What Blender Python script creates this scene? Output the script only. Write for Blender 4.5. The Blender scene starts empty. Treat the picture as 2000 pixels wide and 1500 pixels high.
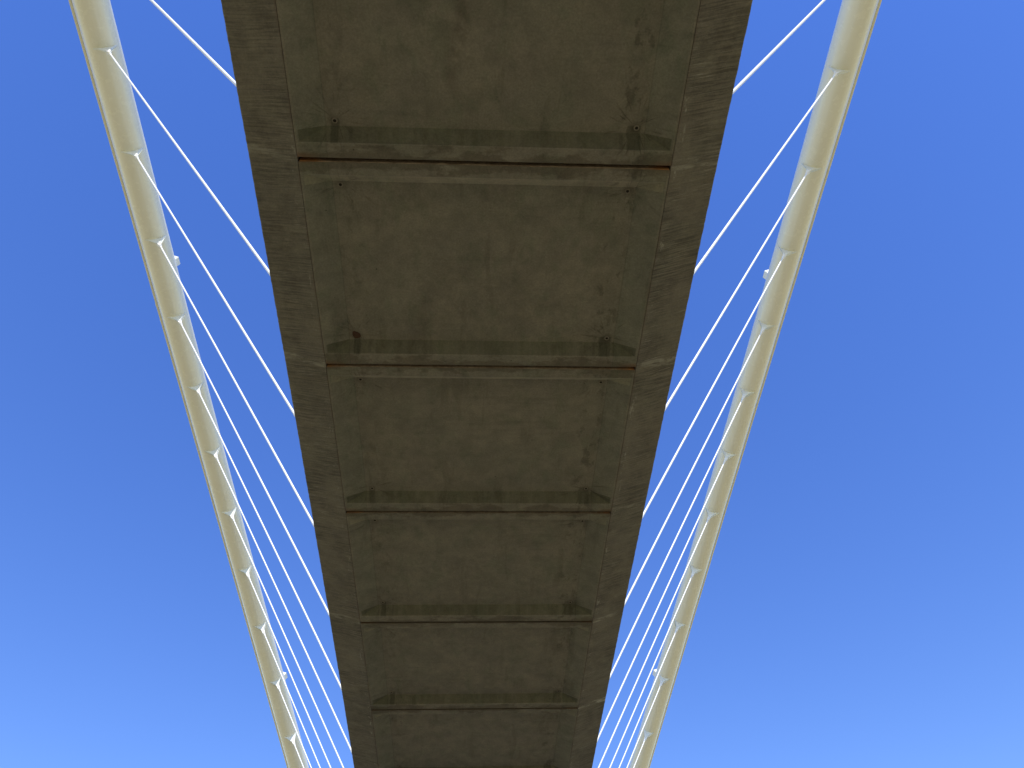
import bpy, bmesh, math, random
from mathutils import Vector, Matrix

random.seed(7)
scene = bpy.context.scene
C = scene.collection
R_ = math.radians

# ------------------------------------------------------------------ measured layout (metres)
EYE = 1.6                      # camera height over the ground
SOFFIT = EYE + 9.2             # underside of the deck above the camera
F_PX, PITCH, YAW, ROLL, CAM_X = 1576.67, 50.8086, 4.4982, -2.9236, -0.1487
JOINT_Y, PITCH_Y = 4.0804, 3.1501          # first joint and panel length
CAMBER, CAMBER_Y = 0.00146, 9.237
RIB_X, EDGE_X, EDGE_UP = 2.262, 2.897, 0.203
ARCH_X, ARCH_LEAN, ARCH_TOP, ARCH_K, ARCH_Y = 10.8654, 0.45015, EYE + 24.544, 0.00852, 17.060
ANCHOR_X, ANCHOR_UP = 2.5024, 0.6592
TUBE_R = 0.4650
DECK_TOP = 0.52

def deck_z(y):
    return SOFFIT - CAMBER * ((y - CAMBER_Y) ** 2 - CAMBER_Y ** 2)

def arch_point(side, y):
    z = ARCH_TOP - ARCH_K * (y - ARCH_Y) ** 2
    return Vector((side * (ARCH_X + ARCH_LEAN * (z - ARCH_TOP)), y, z))

def arch_tangent(side, y):
    return (arch_point(side, y + 0.01) - arch_point(side, y - 0.01)).normalized()

def anchor(side, y):
    return Vector((side * ANCHOR_X, y, deck_z(y) + ANCHOR_UP))

# ------------------------------------------------------------------ node helper
class NT:
    def __init__(self, name):
        self.mat = bpy.data.materials.new(name)
        self.mat.use_nodes = True
        self.t = self.mat.node_tree
        self.bsdf = self.t.nodes['Principled BSDF']
    def n(self, kind, **kw):
        nd = self.t.nodes.new(kind)
        for k, v in kw.items():
            setattr(nd, k, v)
        return nd
    def put(self, sock, v):
        if isinstance(v, bpy.types.NodeSocket):
            self.t.links.new(v, sock)
        elif v is not None:
            if isinstance(v, tuple) and len(v) == 3 and sock.type == 'RGBA':
                v = (*v, 1)
            sock.default_value = v
    def m(self, op, a, b=None, c=None, clamp=False):
        nd = self.n('ShaderNodeMath', operation=op, use_clamp=clamp)
        for i, v in enumerate((a, b, c)):
            if v is not None:
                self.put(nd.inputs[i], v)
        return nd.outputs[0]
    def mul(self, *a):
        r = a[0]
        for x in a[1:]:
            r = self.m('MULTIPLY', r, x)
        return r
    def sub(self, a, b): return self.m('SUBTRACT', a, b)
    def add(self, a, b): return self.m('ADD', a, b)
    def mx(self, a, b): return self.m('MAXIMUM', a, b)
    def step(self, v, lo, hi, to0=0.0, to1=1.0):
        nd = self.n('ShaderNodeMapRange', interpolation_type='SMOOTHSTEP')
        self.put(nd.inputs['Value'], v)
        nd.inputs['From Min'].default_value = lo
        nd.inputs['From Max'].default_value = hi
        nd.inputs['To Min'].default_value = to0
        nd.inputs['To Max'].default_value = to1
        return nd.outputs[0]
    def band(self, v, a, b, soft):                 # 1 between a and b
        return self.mul(self.step(v, a - soft, a + soft), self.step(v, b - soft, b + soft, 1, 0))
    def scale(self, vec, s, loc=(0, 0, 0)):
        nd = self.n('ShaderNodeMapping')
        self.put(nd.inputs['Vector'], vec)
        nd.inputs['Scale'].default_value = s
        nd.inputs['Location'].default_value = loc
        return nd.outputs[0]
    def noise(self, vec, scale, detail=3, rough=0.55, dist=0.0):
        nd = self.n('ShaderNodeTexNoise')
        self.put(nd.inputs['Vector'], vec)
        nd.inputs['Scale'].default_value = scale
        nd.inputs['Detail'].default_value = detail
        nd.inputs['Roughness'].default_value = rough
        nd.inputs['Distortion'].default_value = dist
        return nd.outputs[0]
    def mix(self, fac, a, b, mode='MIX'):
        nd = self.n('ShaderNodeMix', data_type='RGBA', blend_type=mode)
        self.put(nd.inputs[0], fac)
        self.put(nd.inputs[6], a)
        self.put(nd.inputs[7], b)
        return nd.outputs[2]
    def grey(self, v):
        nd = self.n('ShaderNodeCombineColor')
        for i in range(3):
            self.put(nd.inputs[i], v)
        return nd.outputs[0]
    def dark(self, col, mask, k):                  # multiply col by k where mask
        return self.mix(mask, col, self.mix(1.0, col, k if isinstance(k, tuple) else (k, k, k), 'MULTIPLY'))
    def xyz(self, vec):
        nd = self.n('ShaderNodeSeparateXYZ')
        self.put(nd.inputs[0], vec)
        return nd.outputs
    def bump(self, h, strength, dist=0.01):
        nd = self.n('ShaderNodeBump')
        nd.inputs['Strength'].default_value = strength
        nd.inputs['Distance'].default_value = dist
        self.put(nd.inputs['Height'], h)
        self.t.links.new(nd.outputs[0], self.bsdf.inputs['Normal'])

# ------------------------------------------------------------------ materials
CONC_A = (0.224, 0.197, 0.145)
CONC_B = (0.208, 0.189, 0.140)

def concrete_base(t, P):
    big = t.step(t.noise(P, 0.8, 6, 0.68), 0.36, 0.64)
    col = t.mix(big, CONC_A, CONC_B)
    hue = t.step(t.noise(t.scale(P, (1, 1, 1), (13, 5, 2)), 1.7, 4, 0.6), 0.42, 0.66)
    col = t.mix(t.mul(hue, 0.4), col, (0.190, 0.164, 0.130))
    mot = t.step(t.noise(P, 3.4, 10, 0.74), 0.25, 0.75, 0.78, 1.17)
    col = t.mix(1.0, col, t.grey(mot), 'MULTIPLY')
    fine = t.step(t.noise(P, 42, 4, 0.7), 0.25, 0.75, 0.84, 1.14)
    col = t.mix(1.0, col, t.grey(fine), 'MULTIPLY')
    return col

def make_soffit():
    t = NT('cast_concrete')
    P = t.n('ShaderNodeNewGeometry').outputs['Position']
    O = t.n('ShaderNodeTexCoord').outputs['Object']
    x, y, z = t.xyz(O)
    ax = t.m('ABSOLUTE', x)
    col = concrete_base(t, P)
    vary = t.noise(P, 0.9, 2)
    # streaky half-dried release agent running along the panel
    agent = t.noise(t.scale(P, (1.6, 0.9, 1)), 2.2, 8, 0.72, 0.6)
    col = t.mix(t.mul(t.step(agent, 0.5, 0.62), 0.6), col, t.mix(1.0, col, (0.80, 0.88, 0.82), 'MULTIPLY'))
    # one old wandering damp run near the middle of the closest panel
    px_, py_, pz_ = t.xyz(P)
    run = t.m('ABSOLUTE', t.add(t.add(px_, 0.36), t.mul(t.sub(t.noise(t.scale(P, (0.3, 1, 1)), 1.7, 4), 0.5), 0.45)))
    rm = t.mul(t.step(run, 0.02, 0.13, 1, 0), t.step(py_, 3.1, 3.5, 1, 0), t.step(py_, 1.2, 2.2), t.step(t.noise(P, 4, 5, 0.7), 0.35, 0.55))
    col = t.dark(col, t.mul(rm, 0.75), (0.66, 0.62, 0.60))
    # faint transverse board marks and lengthwise formwork smears
    lines = t.noise(t.scale(P, (0.5, 7.0, 1)), 1.6, 4, 0.6)
    col = t.dark(col, t.mul(t.step(lines, 0.52, 0.66), t.step(t.noise(P, 0.6, 2), 0.5, 0.62), 0.5), 0.8)
    smear = t.noise(t.scale(P, (3.2, 0.55, 1)), 1.3, 5, 0.65, 0.4)
    col = t.dark(col, t.mul(t.step(smear, 0.55, 0.68), 0.55), (0.74, 0.72, 0.70))
    # blotches of old form oil beside the sloping sides of each coffer
    side = t.band(ax, 1.55, 1.93, 0.10)
    blot = t.step(t.noise(t.scale(P, (2.2, 1.2, 1)), 2.0, 6, 0.68), 0.53, 0.62)
    col = t.dark(col, t.mul(side, blot, t.step(x, -0.5, 0.5, 0.5, 0.9)), (0.64, 0.63, 0.61))
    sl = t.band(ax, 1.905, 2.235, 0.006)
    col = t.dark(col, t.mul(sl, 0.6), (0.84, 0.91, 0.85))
    col = t.dark(col, t.mul(t.band(ax, 1.898, 1.912, 0.004), 0.5), 0.72)  # crease shade painted along the inner edge of the side slopes
    # tidal water marks on the low ribs beside the open joint
    yj = t.m('MINIMUM', y, t.sub(PITCH_Y + 0.02, y))
    wob = t.noise(t.scale(P, (1.2, 2.6, 0.2)), 1.6, 7, 0.66)
    wet = t.mul(t.step(t.sub(yj, t.mul(t.sub(wob, 0.43), 0.9)), 0.01, 0.11, 1, 0), t.step(yj, 0.20, 0.22, 1, 0))
    col = t.dark(col, t.mul(wet, 0.9), (0.66, 0.62, 0.58))
    # shade painted into the colour of the broad sloping face, tinted greener
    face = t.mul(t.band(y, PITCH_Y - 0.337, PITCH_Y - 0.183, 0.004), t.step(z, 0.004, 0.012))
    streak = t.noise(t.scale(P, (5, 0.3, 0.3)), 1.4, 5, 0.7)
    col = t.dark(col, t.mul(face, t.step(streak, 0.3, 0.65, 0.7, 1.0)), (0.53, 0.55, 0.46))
    near_slope_lit = t.mul(t.band(y, 0.214, 0.366, 0.004), t.step(z, 0.004, 0.012))  # near slope painted lighter, as if lit from ahead
    col = t.dark(col, t.mul(near_slope_lit, 0.8), (1.40, 1.36, 1.26))
    # drips that ran from each lifting socket down the sloping face
    wx = t.add(ax, t.mul(t.sub(t.noise(P, 7, 4), 0.5), 0.07))
    wide = t.step(x, -0.5, 0.5, 0.048, 0.085)
    drip = t.mul(t.step(t.sub(t.m('ABSOLUTE', t.sub(wx, t.step(x, -0.5, 0.5, 1.80, 1.77))), wide), -0.012, 0.012, 1, 0), t.step(t.noise(t.scale(P, (14, 1, 1)), 1.5, 4, 0.7), 0.25, 0.55, 0.55, 1.0),
                 t.band(y, PITCH_Y - 0.43, PITCH_Y - 0.183, 0.01))
    col = t.dark(col, t.mul(drip, t.step(vary, 0.3, 0.6, 0.6, 1.0)), (0.56, 0.57, 0.54))
    drip2 = t.mul(t.band(wx, 1.60, 1.64, 0.012), t.band(y, PITCH_Y - 0.34, PITCH_Y - 0.2, 0.03), t.step(vary, 0.45, 0.55))
    col = t.dark(col, t.mul(drip2, 0.7), 0.68)
    # splashes around the sockets: thin rays, strongest towards the middle of the panel
    for sx, sy, k in ((1.79, PITCH_Y - 0.41, 1.0), (-1.80, PITCH_Y - 0.41, 0.7), (-1.80, 0.41, 0.9), (1.81, 0.41, 0.8)):
        dx, dy = t.sub(x, sx), t.sub(y, sy)
        dist = t.m('SQRT', t.add(t.mul(dx, dx), t.mul(dy, dy)))
        ang = t.m('ARCTAN2', dy, dx)
        cv = t.n('ShaderNodeCombineXYZ')
        t.put(cv.inputs[0], t.mul(ang, 2.6)); t.put(cv.inputs[1], t.mul(dist, 1.3))
        t.put(cv.inputs[2], t.mul(t.xyz(P)[1], 0.35))
        ray = t.step(t.noise(cv.outputs[0], 2.4, 4, 0.6, 0.3), 0.55, 0.66)
        halo = t.step(dist, 0.03, 0.11, 1, 0)
        msk = t.mx(t.mul(ray, t.step(dist, 0.15, 0.62, 1, 0), 0.8), t.mul(halo, 0.7))
        col = t.dark(col, t.mul(msk, k, t.step(vary, 0.35, 0.6, 0.55, 1.0)), (0.50, 0.46, 0.43))
    # rust bleeding from the ends of the joint angle
    rust = t.mul(t.step(t.xyz(P)[1], 8.5, 12.5, 1.0, 0.25), t.step(ax, 1.9, 2.22), t.step(t.add(yj, t.mul(t.sub(wob, 0.5), 0.12)), 0.03, 0.11, 1, 0))
    col = t.mix(t.mul(rust, 0.5), col, (0.17, 0.075, 0.028))
    # air holes
    vo = t.n('ShaderNodeTexVoronoi'); t.put(vo.inputs['Vector'], P); vo.inputs['Scale'].default_value = 7.0
    rnd = t.n('ShaderNodeSeparateColor'); t.put(rnd.inputs[0], vo.outputs['Color'])
    pore = t.mul(t.m('LESS_THAN', vo.outputs['Distance'], t.mul(rnd.outputs[1], 0.075)), t.step(rnd.outputs[0], 0.72, 0.76))
    col = t.dark(col, pore, 0.4)
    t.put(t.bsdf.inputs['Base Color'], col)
    t.bsdf.inputs['Roughness'].default_value = 0.85
    t.bump(t.add(t.noise(P, 30, 6, 0.7), t.noise(P, 4, 3)), 0.35, 0.008)
    return t.mat

def make_broomed():
    t = NT('broomed_concrete')
    P = t.n('ShaderNodeNewGeometry').outputs['Position']
    O = t.n('ShaderNodeTexCoord').outputs['Object']
    x, y, z = t.xyz(O)
    ax = t.m('ABSOLUTE', x)
    col = t.mix(1.0, concrete_base(t, P), (0.82, 0.795, 0.79), 'MULTIPLY')
    Pw = t.n('ShaderNodeVectorMath', operation='ADD')
    t.put(Pw.inputs[0], P)
    w = t.n('ShaderNodeTexNoise'); t.put(w.inputs['Vector'], P); w.inputs['Scale'].default_value = 1.4
    ws = t.n('ShaderNodeVectorMath', operation='SCALE'); t.put(ws.inputs[0], w.outputs['Color']); ws.inputs['Scale'].default_value = 0.06
    t.put(Pw.inputs[1], ws.outputs[0])
    sk = t.n('ShaderNodeVectorMath', operation='ADD')
    cs = t.n('ShaderNodeCombineXYZ'); t.put(cs.inputs[1], t.mul(t.xyz(P)[0], 0.10))
    t.put(sk.inputs[0], Pw.outputs[0]); t.put(sk.inputs[1], cs.outputs[0])
    Pw = sk
    sv = t.scale(Pw.outputs[0], (1.6, 42, 3))
    s1 = t.noise(sv, 1.0, 5, 0.7)
    s2 = t.noise(t.scale(Pw.outputs[0], (2.2, 70, 3), (3, 1, 0)), 1.0, 3, 0.6)
    uneven = t.step(t.noise(t.scale(P, (1.4, 1.0, 1), (7, 3, 1)), 1.1, 4, 0.6), 0.36, 0.62, 0.22, 1.0)
    col = t.dark(col, t.mul(t.step(s1, 0.38, 0.60, 0.9, 0.0), uneven), (0.46, 0.45, 0.44))
    lite = t.mul(t.step(s2, 0.60, 0.70), t.step(t.noise(P, 1.2, 3), 0.42, 0.62))
    col = t.mix(t.mul(lite, 0.55), col, (0.46, 0.43, 0.36))
    blot = t.step(t.noise(P, 1.5, 6, 0.65), 0.52, 0.66)
    col = t.dark(col, t.mul(blot, 0.6), (0.72, 0.70, 0.68))
    # grout smeared over the closed joint
    yj = t.m('MINIMUM', y, t.sub(PITCH_Y, y))
    gn = t.noise(t.scale(P, (3, 9, 3)), 1.0, 6, 0.7)
    gk = t.step(t.noise(t.scale(P, (0.35, 0.5, 0.2), (4, 2, 0)), 1.6, 2), 0.40, 0.60, 0.35, 1.0)
    gr = t.mul(t.step(t.sub(yj, t.mul(gn, 0.13)), -0.03, 0.02, 1, 0), t.step(gn, 0.44, 0.62), gk, t.step(x, -0.5, 0.5, 0.5, 1.25))
    col = t.mix(t.mul(gr, 0.8), col, (0.40, 0.375, 0.30))
    # rust line along the cold joint with the panel, and chalky runs beside it
    ch = t.mul(t.band(ax, 2.285, 2.36, 0.02), t.step(t.noise(t.scale(P, (8, 3, 1)), 1.5, 5, 0.7), 0.58, 0.68))
    col = t.mix(t.mul(ch, 0.5), col, (0.42, 0.39, 0.32))
    rl = t.mul(t.step(ax, 2.27, 2.30, 1, 0), t.step(t.noise(t.scale(P, (1, 2, 1)), 1.2, 4), 0.4, 0.6))
    col = t.mix(t.mul(rl, 0.45), col, (0.13, 0.085, 0.060))
    t.put(t.bsdf.inputs['Base Color'], col)
    t.bsdf.inputs['Roughness'].default_value = 0.9
    t.bump(t.add(t.mul(s1, 1.2), s2), 0.6, 0.012)
    return t.mat

def make_paint(name, base, rough, dirt):
    t = NT(name)
    P = t.n('ShaderNodeNewGeometry').outputs['Position']
    d = t.step(t.noise(P, 1.1, 6, 0.65), 0.35, 0.75)
    s = t.step(t.noise(t.scale(P, (6, 0.6, 6)), 1.0, 4, 0.6), 0.45, 0.75)
    col = t.mix(t.mul(t.mx(d, s), dirt), base, tuple(c * k for c, k in zip(base, (0.80, 0.76, 0.68))))
    t.put(t.bsdf.inputs['Base Color'], col)
    t.put(t.bsdf.inputs['Roughness'], t.step(t.noise(P, 5, 4), 0.3, 0.7, rough - 0.05, rough + 0.08))
    t.bump(t.noise(P, 1.3, 2), 0.05, 0.02)
    return t.mat

def make_rust():
    t = NT('rusty_steel')
    P = t.n('ShaderNodeNewGeometry').outputs['Position']
    O = t.n('ShaderNodeTexCoord').outputs['Object']
    x, y, z = t.xyz(O)
    ends = t.step(t.add(t.m('ABSOLUTE', x), t.mul(t.sub(t.noise(P, 3, 4), 0.5), 0.9)), 1.92, 2.22)
    n = t.step(t.noise(t.scale(P, (9, 9, 9)), 1.2, 6, 0.7), 0.35, 0.65)
    col = t.mix(n, (0.20, 0.14, 0.09), (0.33, 0.25, 0.17))
    col = t.mix(ends, col, t.mix(n, (0.26, 0.12, 0.045), (0.40, 0.18, 0.055)))
    wy = t.xyz(P)[1]
    col = t.mix(t.step(wy, 8.5, 12.5, 0.0, 0.8), col, (0.075, 0.060, 0.043))      # the far joints were never so wet
    tick = t.step(t.noise(t.scale(P, (28, 0.5, 0.5)), 1.0, 3, 0.8), 0.62, 0.70)
    col = t.mix(t.mul(tick, 0.35), col, (0.30, 0.26, 0.19))
    t.put(t.bsdf.inputs['Base Color'], col)
    t.bsdf.inputs['Roughness'].default_value = 0.9
    return t.mat

def make_plain(name, col, rough=0.8):
    t = NT(name)
    P = t.n('ShaderNodeNewGeometry').outputs['Position']
    n = t.step(t.noise(P, 20, 5, 0.65), 0.3, 0.7, 0.8, 1.15)
    t.put(t.bsdf.inputs['Base Color'], t.mix(1.0, col, t.grey(n), 'MULTIPLY'))
    t.bsdf.inputs['Roughness'].default_value = rough
    return t.mat

def make_ground():
    t = NT('dry_ground')
    P = t.n('ShaderNodeNewGeometry').outputs['Position']
    col = t.mix(t.step(t.noise(P, 0.08, 6, 0.6), 0.35, 0.65), (0.48, 0.385, 0.135), (0.41, 0.33, 0.115))
    col = t.mix(t.mul(t.step(t.noise(P, 0.4, 6, 0.65), 0.55, 0.7), 0.5), col, (0.26, 0.24, 0.085))
    gx, gy, gz = t.xyz(P)
    far = t.m('SQRT', t.add(t.mul(gx, gx), t.mul(t.sub(gy, 15), t.sub(gy, 15))))
    col = t.mix(t.step(t.add(far, t.mul(t.noise(P, 0.05, 4), 30)), 55, 95), col, (0.46, 0.41, 0.27))   # unseen far ground made paler to bounce light onto the arches
    col = t.mix(1.0, col, t.grey(t.step(t.noise(P, 9, 6, 0.7), 0.25, 0.75, 0.8, 1.15)), 'MULTIPLY')
    t.put(t.bsdf.inputs['Base Color'], col)
    t.bsdf.inputs['Roughness'].default_value = 0.95
    t.bump(t.noise(P, 6, 6, 0.7), 0.5, 0.05)
    return t.mat

M_SOFFIT, M_BROOM, M_RUST, M_GROUND = make_soffit(), make_broomed(), make_rust(), make_ground()
M_TUBE = make_paint('white_tube_paint', (0.80, 0.78, 0.64), 0.22, 0.14)
M_WHITE = make_paint('white_steel_paint', (0.74, 0.76, 0.72), 0.42, 0.15)
M_ROD = make_paint('white_cable_sheath', (0.86, 0.86, 0.85), 0.40, 0.05)
M_WALK = make_plain('pale_topping', (0.56, 0.55, 0.50), 0.9)
M_HOLE = make_plain('hole_shade', (0.02, 0.016, 0.012), 0.95)
M_RING = make_plain('socket_ring', (0.20, 0.17, 0.125), 0.85)
M_RUSTHOLE = make_plain('rusted_spall', (0.075, 0.035, 0.018), 0.95)

# ------------------------------------------------------------------ object helpers
def mesh_from(bm, name, mat, smooth=False):
    bmesh.ops.recalc_face_normals(bm, faces=bm.faces[:])
    me = bpy.data.meshes.new(name)
    bm.to_mesh(me); bm.free()
    me.materials.append(mat)
    if smooth:
        for p in me.polygons:
            p.use_smooth = True
    return me

def link(name, me, parent=None, mtx=None):
    o = bpy.data.objects.new(name, me)
    C.objects.link(o)
    if parent: o.parent = parent
    if mtx is not None: o.matrix_local = mtx
    return o

def tag(o, label, cat, group=None):
    o['label'] = label; o['category'] = cat
    if group: o['group'] = group
    return o

def empty(name, loc):
    o = bpy.data.objects.new(name, None)
    C.objects.link(o); o.location = loc
    o.empty_display_size = 0.3
    return o

def copy_child(src, parent, mtx=None):
    o = src.copy(); C.objects.link(o); o.parent = parent
    if mtx is not None: o.matrix_local = mtx
    return o

def frame(x, y, z, o):
    m = Matrix((x, y, z)).transposed().to_4x4()
    m.translation = o
    return m

# ------------------------------------------------------------------ ground
bm = bmesh.new()
bmesh.ops.create_grid(bm, x_segments=60, y_segments=60, size=600)
g = link('ground', mesh_from(bm, 'ground', M_GROUND))
g['kind'] = 'structure'

bm = bmesh.new()
for x0, x1, z in ((-8.5, 8.5, 0.02),):               # unseen dark strip, added to cut light bounced onto the deck
    for i in range(40):
        ya, yb = -60 + i * 4, -56 + i * 4
        bm.faces.new([bm.verts.new(v) for v in ((x0, ya, z), (x1, ya, z), (x1, yb, z), (x0, yb, z))])
bmesh.ops.remove_doubles(bm, verts=bm.verts[:], dist=0.001)
for x0, x1 in ((-160, -8.5), (8.5, 160)):             # unseen dark cross strip, added to dim the bounce further along
    bm.faces.new([bm.verts.new(v) for v in ((x0, 19, 0.02), (x1, 19, 0.02), (x1, 34, 0.02), (x0, 34, 0.02))])
cutter = link('bounce_cutter', mesh_from(bm, 'bounce_cutter', make_plain('bounce_cutter_dark', (0.055, 0.053, 0.050), 0.9)))
cutter['kind'] = 'structure'

# ------------------------------------------------------------------ deck
Y_A, Y_B = 0.056, PITCH_Y - 0.002            # panel ends; the open joint is in front of Y_A

def panel_mesh():
    bm = bmesh.new()
    def rect(x, ya, yb, z):
        return [bm.verts.new(v) for v in ((-x, ya, z), (x, ya, z), (x, yb, z), (-x, yb, z))]
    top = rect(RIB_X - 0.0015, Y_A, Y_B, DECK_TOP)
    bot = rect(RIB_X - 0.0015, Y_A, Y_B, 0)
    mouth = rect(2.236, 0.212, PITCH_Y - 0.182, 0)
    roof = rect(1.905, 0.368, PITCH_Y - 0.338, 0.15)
    bm.faces.new(top)
    bm.faces.new(roof[::-1])
    for a, b in ((top, bot), (bot, mouth), (mouth, roof)):
        for i in range(4):
            j = (i + 1) % 4
            bm.faces.new((a[i], a[j], b[j], b[i]))
    sharp = [e for e in bm.edges if e.verts[0].co.z < 0.4 or e.verts[1].co.z < 0.4]
    sharp = [e for e in sharp if len(e.link_faces) == 2 and e.calc_face_angle(0) > 0.1]
    bmesh.ops.bevel(bm, geom=sharp, offset=0.007, segments=2, affect='EDGES', profile=0.6)
    return mesh_from(bm, 'deck_panel', M_SOFFIT)

def strip_mesh(s):
    bm = bmesh.new()
    sec = ((RIB_X + 0.0015, 0.007), (RIB_X + 0.006, 0.002), (EDGE_X - 0.012, EDGE_UP - 0.004), (EDGE_X, EDGE_UP + 0.012), (EDGE_X, 0.50), (RIB_X + 0.0015, 0.50))
    n = 60
    rows = []
    for i in range(n + 1):
        y = -0.0005 + (PITCH_Y - 0.001) * i / n
        row = []
        for k, (x, z) in enumerate(sec):
            jz = random.uniform(-0.003, 0.003) if k in (1, 2) and 0 < i < n else 0
            jx = random.uniform(-0.0025, 0.0025) if k in (2, 3) and 0 < i < n else 0
            row.append(bm.verts.new((s * (x + jx), y, z + jz)))
        rows.append(row)
    for a, b in zip(rows, rows[1:]):
        for k in range(len(sec)):
            j = (k + 1) % len(sec)
            bm.faces.new((a[k], a[j], b[j], b[k]))
    bm.faces.new(rows[0]); bm.faces.new(rows[-1][::-1])
    return mesh_from(bm, 'edge_strip', M_BROOM)

def walkway_mesh():  # unseen pale deck top, added to bounce light onto the arches
    bm = bmesh.new()
    for x0, x1, z0, z1 in ((-2.28, 2.28, 0.521, 0.56),):
        vs = [bm.verts.new((x, y, z)) for x in (x0, x1) for y in (0.0, PITCH_Y - 0.006) for z in (z0, z1)]
        for f in ((0, 1, 3, 2), (4, 6, 7, 5), (0, 4, 5, 1), (2, 3, 7, 6), (0, 2, 6, 4), (1, 5, 7, 3)):
            bm.faces.new([vs[i] for i in f])
    return mesh_from(bm, 'walkway_slab', M_WALK)

def joint_mesh():                                 # steel angle lining the far side of the open joint
    bm = bmesh.new()
    sec = [(Y_A - 0.010, 0.004), (Y_A - 0.0015, 0.004), (Y_A - 0.0015, 0.11), (-0.0005, 0.11), (-0.0005, 0.102), (Y_A - 0.010, 0.102)]
    n = 40
    rows = []
    for i in range(n + 1):
        x = -2.245 + 4.49 * i / n
        j = random.uniform(-0.003, 0.004)
        rows.append([bm.verts.new((x, y + (j if k in (0,) else 0), z + (j if k in (0, 1) else 0))) for k, (y, z) in enumerate(sec)])
    for a, b in zip(rows, rows[1:]):
        for k in range(6):
            bm.faces.new((a[k], a[(k + 1) % 6], b[(k + 1) % 6], b[k]))
    bm.faces.new(rows[0]); bm.faces.new(rows[-1][::-1])
    return mesh_from(bm, 'joint_angle', M_RUST)

def ring_mesh(r0, r1, h, n=24):
    bm = bmesh.new()
    prof = ((r1, 0.004), (r1 * 0.96, -h), (r0, -h), (r0, 0.004))
    rings = [[bm.verts.new((r * math.cos(6.28319 * i / n), r * math.sin(6.28319 * i / n), z)) for i in range(n)] for r, z in prof]
    for a, b in zip(rings, rings[1:]):
        for i in range(n):
            bm.faces.new((a[i], a[(i + 1) % n], b[(i + 1) % n], b[i]))
    return mesh_from(bm, 'lifting_socket', M_RING)

def plug_mesh(r, n=24, wob=0.0, stretch=1.0):
    bm = bmesh.new()
    a, b = [], []
    for i in range(n):
        t = 6.28319 * i / n
        k = r * (1 + wob * (math.sin(2 * t + 1) * 0.5 + math.sin(3 * t) * 0.5 + random.uniform(-0.3, 0.3)))
        a.append(bm.verts.new((k * math.cos(t), k * math.sin(t) * stretch, 0.003)))
        b.append(bm.verts.new((k * 0.93 * math.cos(t), k * 0.93 * math.sin(t) * stretch, -0.003)))
    for i in range(n):
        bm.faces.new((a[i], a[(i + 1) % n], b[(i + 1) % n], b[i]))
    bm.faces.new(b)
    return bm

deck = empty('bridge_deck', (0, JOINT_Y, SOFFIT))
tag(deck, 'dark weathered concrete footbridge deck seen from below, running between the two white arches', 'bridge deck')

me_panel, me_strip, me_joint = panel_mesh(), {-1: strip_mesh(-1), 1: strip_mesh(1)}, joint_mesh()
me_walk = walkway_mesh()
me_ring = ring_mesh(0.020, 0.036, 0.006)
me_hole = mesh_from(plug_mesh(0.0203), 'socket_hole', M_HOLE)  # flat dark disc painted as the shaded inside of the socket
me_spall = mesh_from(plug_mesh(0.052, 30, 0.16, 1.45), 'spalled_hole', M_RUSTHOLE)

for k in range(-9, 18):
    y0, y1 = JOINT_Y + k * PITCH_Y, JOINT_Y + (k + 1) * PITCH_Y
    z0, z1 = deck_z(y0), deck_z(y1)
    m = Matrix.Translation((0, y0 - JOINT_Y, z0 - SOFFIT)) @ Matrix.Rotation(math.atan2(z1 - z0, y1 - y0), 4, 'X')
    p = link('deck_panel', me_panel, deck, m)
    link('walkway_slab', me_walk, p)
    for s in (-1, 1):
        link('edge_strip', me_strip[s], p)
    link('joint_angle', me_joint, p)['label'] = 'rusty brown steel angle along the open joint'
    if -2 <= k <= 7:
        for sx in (-1.81, 1.81):
            for sy in (0.41, PITCH_Y - 0.41):
                q = Matrix.Translation((sx + random.uniform(-.012, .012), sy + random.uniform(-.012, .012), 0.1500))
                if k == 0 and sx < 0 and sy > 1:
                    w = link('spalled_hole', me_spall, p, q @ Matrix.Rotation(-0.5, 4, 'Z'))
                    w['label'] = 'larger ragged rust brown hole'
                    continue
                link('lifting_socket', me_ring, p, q)
                link('socket_hole', me_hole, p, q)

# ------------------------------------------------------------------ arches
Y_LO = ARCH_Y - math.sqrt((ARCH_TOP + 0.5) / ARCH_K)
Y_HI = ARCH_Y + math.sqrt((ARCH_TOP + 0.5) / ARCH_K)

def arch_frame(side, y):
    """tangent, inward-horizontal-ish and upward directions square to the tube"""
    t = arch_tangent(side, y)
    up = Vector((0, 0, 1)); up = (up - t * up.dot(t)).normalized()
    inn = Vector((-side, 0, 0)); inn = (inn - t * inn.dot(t) - up * inn.dot(up)).normalized()
    return t, inn, up

def sweep(side, section, nseg, ya, yb, origin, mat, name, smooth=True):
    """carry a section of (inward, upward) points along the arch"""
    bm = bmesh.new(); rings = []
    for i in range(nseg + 1):
        y = ya + (yb - ya) * i / nseg
        t, inn, up = arch_frame(side, y)
        c = arch_point(side, y) - origin
        rings.append([bm.verts.new(c + inn * p + up * q) for p, q in section])
    n = len(section)
    for a, b in zip(rings, rings[1:]):
        for j in range(n):
            k = (j + 1) % n
            bm.faces.new((a[j], a[k], b[k], b[j]))
    bm.faces.new(rings[0]); bm.faces.new(rings[-1][::-1])
    return mesh_from(bm, name, mat, smooth)

ROUND = [(TUBE_R * math.cos(2 * math.pi * j / 64), TUBE_R * math.sin(2 * math.pi * j / 64)) for j in range(64)]
RAIL = [(-0.455, 0.035), (-0.517, 0.035), (-0.519, -0.022), (-0.580, -0.022), (-0.588, -0.014), (-0.588, 0.048), (-0.580, 0.055), (-0.455, 0.055)]

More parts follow.
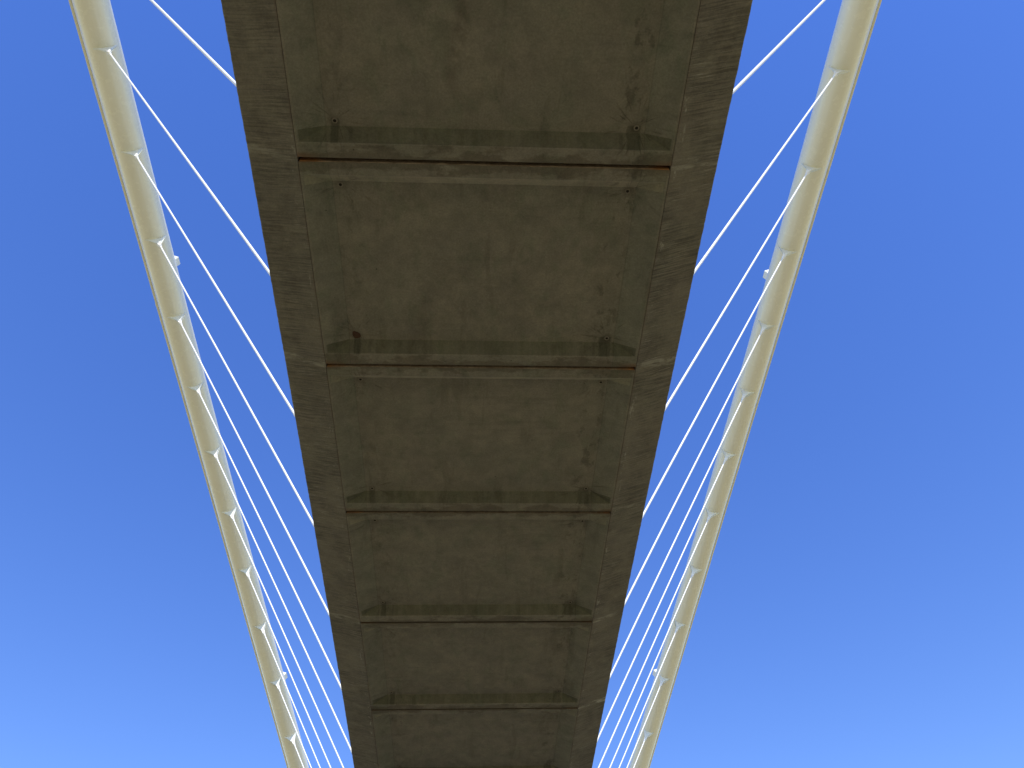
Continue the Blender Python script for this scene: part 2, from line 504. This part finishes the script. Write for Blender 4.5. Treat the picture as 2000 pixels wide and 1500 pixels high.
def gusset_mesh():
    """fin square to the tube: local x = along the arch, y = across, z = along the hanger, origin on the tube axis"""
    bm = bmesh.new()
    pts = []
    n = 12
    for i in range(n + 1):
        f = i / n
        yy = 0.055 + 0.285 * (1 - f) ** 1.35
        zz = 0.315 + (0.77 - 0.315) * f
        pts.append((yy, zz))
    out = pts + [(0.054, 0.815), (0.034, 0.842)]
    outline = out + [(-y, z) for y, z in reversed(out)]
    a = [bm.verts.new((-0.024, y, z)) for y, z in outline]
    b = [bm.verts.new((0.024, y, z)) for y, z in outline]
    for i in range(len(outline)):
        j = (i + 1) % len(outline)
        bm.faces.new((a[i], a[j], b[j], b[i]))
    fa = bm.faces.new(a[::-1]); fb = bm.faces.new(b)
    bmesh.ops.triangulate(bm, faces=[fa, fb])
    return mesh_from(bm, 'gusset_plate', M_WHITE)

def box_into(bm, lo, hi):
    vs = [bm.verts.new((x, y, z)) for x in (lo[0], hi[0]) for y in (lo[1], hi[1]) for z in (lo[2], hi[2])]
    for f in ((0, 1, 3, 2), (4, 6, 7, 5), (0, 4, 5, 1), (2, 3, 7, 6), (0, 2, 6, 4), (1, 5, 7, 3)):
        bm.faces.new([vs[i] for i in f])

def cyl_into(bm, prof, axis, n=20, c=(0, 0, 0)):
    """lathe of (radius, position) pairs along an axis"""
    rings = []
    for r, h in prof:
        ring = []
        for i in range(n):
            a = 2 * math.pi * i / n
            p = [r * math.cos(a), r * math.sin(a)]
            v = [0, 0, 0]; v[axis] = h
            o = [q for q in range(3) if q != axis]
            v[o[0]], v[o[1]] = p
            ring.append(bm.verts.new(Vector(v) + Vector(c)))
        rings.append(ring)
    for a, b in zip(rings, rings[1:]):
        for i in range(n):
            bm.faces.new((a[i], a[(i + 1) % n], b[(i + 1) % n], b[i]))
    bm.faces.new(rings[0]); bm.faces.new(rings[-1])

def clevis_mesh():
    bm = bmesh.new()
    for s in (-1, 1):                                # two cheeks either side of the gusset
        x0, x1 = sorted((s * 0.026, s * 0.046))
        box_into(bm, (x0, -0.058, 0.745), (x1, 0.058, 0.90))
    box_into(bm, (-0.0455, -0.0465, 0.90), (0.0455, 0.0465, 0.94))
    cyl_into(bm, ((0.046, 0.94), (0.046, 1.00), (0.033, 1.01), (0.033, 1.08), (0.021, 1.11)), 2)
    return mesh_from(bm, 'clevis', M_ROD)

def pin_mesh():
    bm = bmesh.new()
    cyl_into(bm, ((0.026, -0.058), (0.031, -0.054), (0.031, 0.054), (0.026, 0.058)), 0, 16, (0, 0, 0.80))
    return mesh_from(bm, 'pin', M_WHITE)

def rod_mesh():
    bm = bmesh.new()
    cyl_into(bm, ((0.0250, 0.0), (0.0250, 1.0)), 2, 14)
    me = mesh_from(bm, 'rod', M_ROD)
    for p in me.polygons:
        p.use_smooth = len(p.vertices) == 4
    return me

me_gusset, me_clevis, me_pin, me_rod = gusset_mesh(), clevis_mesh(), pin_mesh(), rod_mesh()
ORD = ['first', 'second', 'third', 'fourth', 'fifth', 'sixth', 'seventh', 'eighth', 'ninth', 'tenth', 'eleventh', 'twelfth']

arches = {}
for s in (-1, 1):
    side = 'left' if s < 0 else 'right'
    base = arch_point(s, Y_LO); base.z = 0
    a = empty('bridge_arch', base)
    tag(a, 'thick white steel tube arch leaning outwards on the %s of the concrete deck' % side, 'arch', 'white steel arches')
    arches[s] = a
    link('arch_tube', sweep(s, ROUND, 260, Y_LO, Y_HI, base, M_TUBE, 'arch_tube'), a)
    link('outer_rail', sweep(s, RAIL, 200, Y_LO, Y_HI, base, M_TUBE, 'outer_rail', False), a)
    jy = 16.4 if s < 0 else 24.0                    # one sleeve where two lengths of the rail meet
    sl = [(-0.513, -0.027), (-0.586, -0.027), (-0.594, -0.018), (-0.594, 0.052), (-0.584, 0.061), (-0.513, 0.061)]
    link('rail_sleeve', sweep(s, sl, 2, jy, jy + 0.14, base, M_TUBE, 'rail_sleeve', False), a)
    for i in range(-2, 14):
        y = JOINT_Y + i * PITCH_Y
        c = arch_point(s, y)
        d = (anchor(s, y) - c).normalized()
        t = arch_tangent(s, y)
        t = (t - d * t.dot(d)).normalized()
        b = d.cross(t)
        m = frame(t, b, d, c)
        link('gusset_plate', me_gusset, a, Matrix.Translation(-base) @ m)
        if not 0 <= i <= 11:
            continue
        foot = anchor(s, y) + (anchor(s, y) - c).normalized() * 0.22
        h = empty('hanger_cable', foot)
        if i == 0:
            lab = 'topmost white hanger cable on the %s of the deck, its clevis out of frame' % side
        elif i == 11:
            lab = 'lowest white hanger cable, only a stub hugging the %s arch at the bottom edge' % side
        else:
            lab = 'white hanger cable from the %s clevis visible down the %s arch to the deck' % (ORD[i - 1], side)
        tag(h, lab, 'cable', 'white hanger cables')
        L = (c - foot).length
        # rod runs from the deck up to the clevis barrel
        rm = frame(t, -b, -d, foot) @ Matrix.Diagonal((1, 1, L - 1.05, 1))
        link('rod', me_rod, h, Matrix.Translation(-foot) @ rm)
        cl = link('clevis', me_clevis, h, Matrix.Translation(-foot) @ m)
        link('pin', me_pin, cl)

# ------------------------------------------------------------------ little white boxes on the inner upper side of the arches
def lamp_box_mesh():
    bm = bmesh.new()
    box_into(bm, (-0.15, -0.15, 0.02), (0.15, 0.15, 0.27))
    bmesh.ops.bevel(bm, geom=bm.edges[:], offset=0.012, segments=2, affect='EDGES')
    return mesh_from(bm, 'mounted_box', M_WHITE)
me_box = lamp_box_mesh()
BOX_Y = {-1: (14.95, 36.2), 1: (15.1, 36.2)}
for s in (-1, 1):
    for j, y in enumerate(BOX_Y[s]):
        t, inn, up = arch_frame(s, y)
        n = (inn * math.cos(R_(66)) + up * math.sin(R_(66))).normalized()
        o = link('mounted_box', me_box, None, frame(t, n.cross(t), n, arch_point(s, y) + n * (TUBE_R - 0.05)))
        tag(o, 'small white box on inner side of %s arch, %s' % ('left' if s < 0 else 'right', 'upper, by the third clevis' if j == 0 else 'tiny lower one near bottom edge'), 'box', 'boxes on the arches')

# ------------------------------------------------------------------ camera
yw, pt, ro = R_(YAW), R_(PITCH), R_(ROLL)
fw = Vector((math.sin(yw) * math.cos(pt), math.cos(yw) * math.cos(pt), math.sin(pt)))
rt = Vector((math.cos(yw), -math.sin(yw), 0))
u = rt.cross(fw)
r2 = rt * math.cos(ro) + u * math.sin(ro)
u2 = -rt * math.sin(ro) + u * math.cos(ro)
cam = bpy.data.cameras.new('camera')
cam.sensor_fit = 'HORIZONTAL'; cam.sensor_width = 36
cam.lens = F_PX / 2000 * 36
cam.clip_start = 0.1; cam.clip_end = 3000
co = bpy.data.objects.new('camera', cam); C.objects.link(co)
co.matrix_world = frame(r2, u2, -fw, Vector((CAM_X, 0, EYE)))
scene.camera = co

# ------------------------------------------------------------------ light
sd = Vector((0.15, -0.85, 1.0)).normalized()       # towards the sun: high, behind the camera, a touch to the right
elev = math.asin(sd.z)
w = bpy.data.worlds.new('World'); scene.world = w; w.use_nodes = True
nt = w.node_tree
sky = nt.nodes.new('ShaderNodeTexSky'); sky.sky_type = 'NISHITA'
sky.sun_disc = False
sky.sun_elevation = elev
sky.sun_rotation = math.atan2(sd.x, sd.y)
sky.altitude = 200; sky.air_density = 1.5; sky.dust_density = 0.1; sky.ozone_density = 5.0
bg = nt.nodes['Background']; bg.inputs['Strength'].default_value = 0.1146
hs = nt.nodes.new('ShaderNodeHueSaturation')
hs.inputs['Hue'].default_value = 0.522; hs.inputs['Saturation'].default_value = 1.24; hs.inputs['Value'].default_value = 1.0
nt.links.new(sky.outputs[0], hs.inputs['Color'])
nt.links.new(hs.outputs[0], bg.inputs['Color'])
sun = bpy.data.lights.new('sun', 'SUN'); sun.energy = 2.5; sun.angle = R_(0.53); sun.color = (1.0, 0.95, 0.87)
so = bpy.data.objects.new('sun', sun); C.objects.link(so)
so.rotation_euler = sd.to_track_quat('Z', 'Y').to_euler()
so.location = (0, -30, 60)

vs = scene.view_settings
scene.display_settings.display_device = 'sRGB'
vs.view_transform = 'Standard'; vs.look = 'None'; vs.gamma = 1.0; vs.exposure = 1.0
scene.cycles.max_bounces = 10
scene.cycles.diffuse_bounces = 5
scene.render.filter_size = 1.5 if hasattr(scene.render, 'filter_size') else 1.5
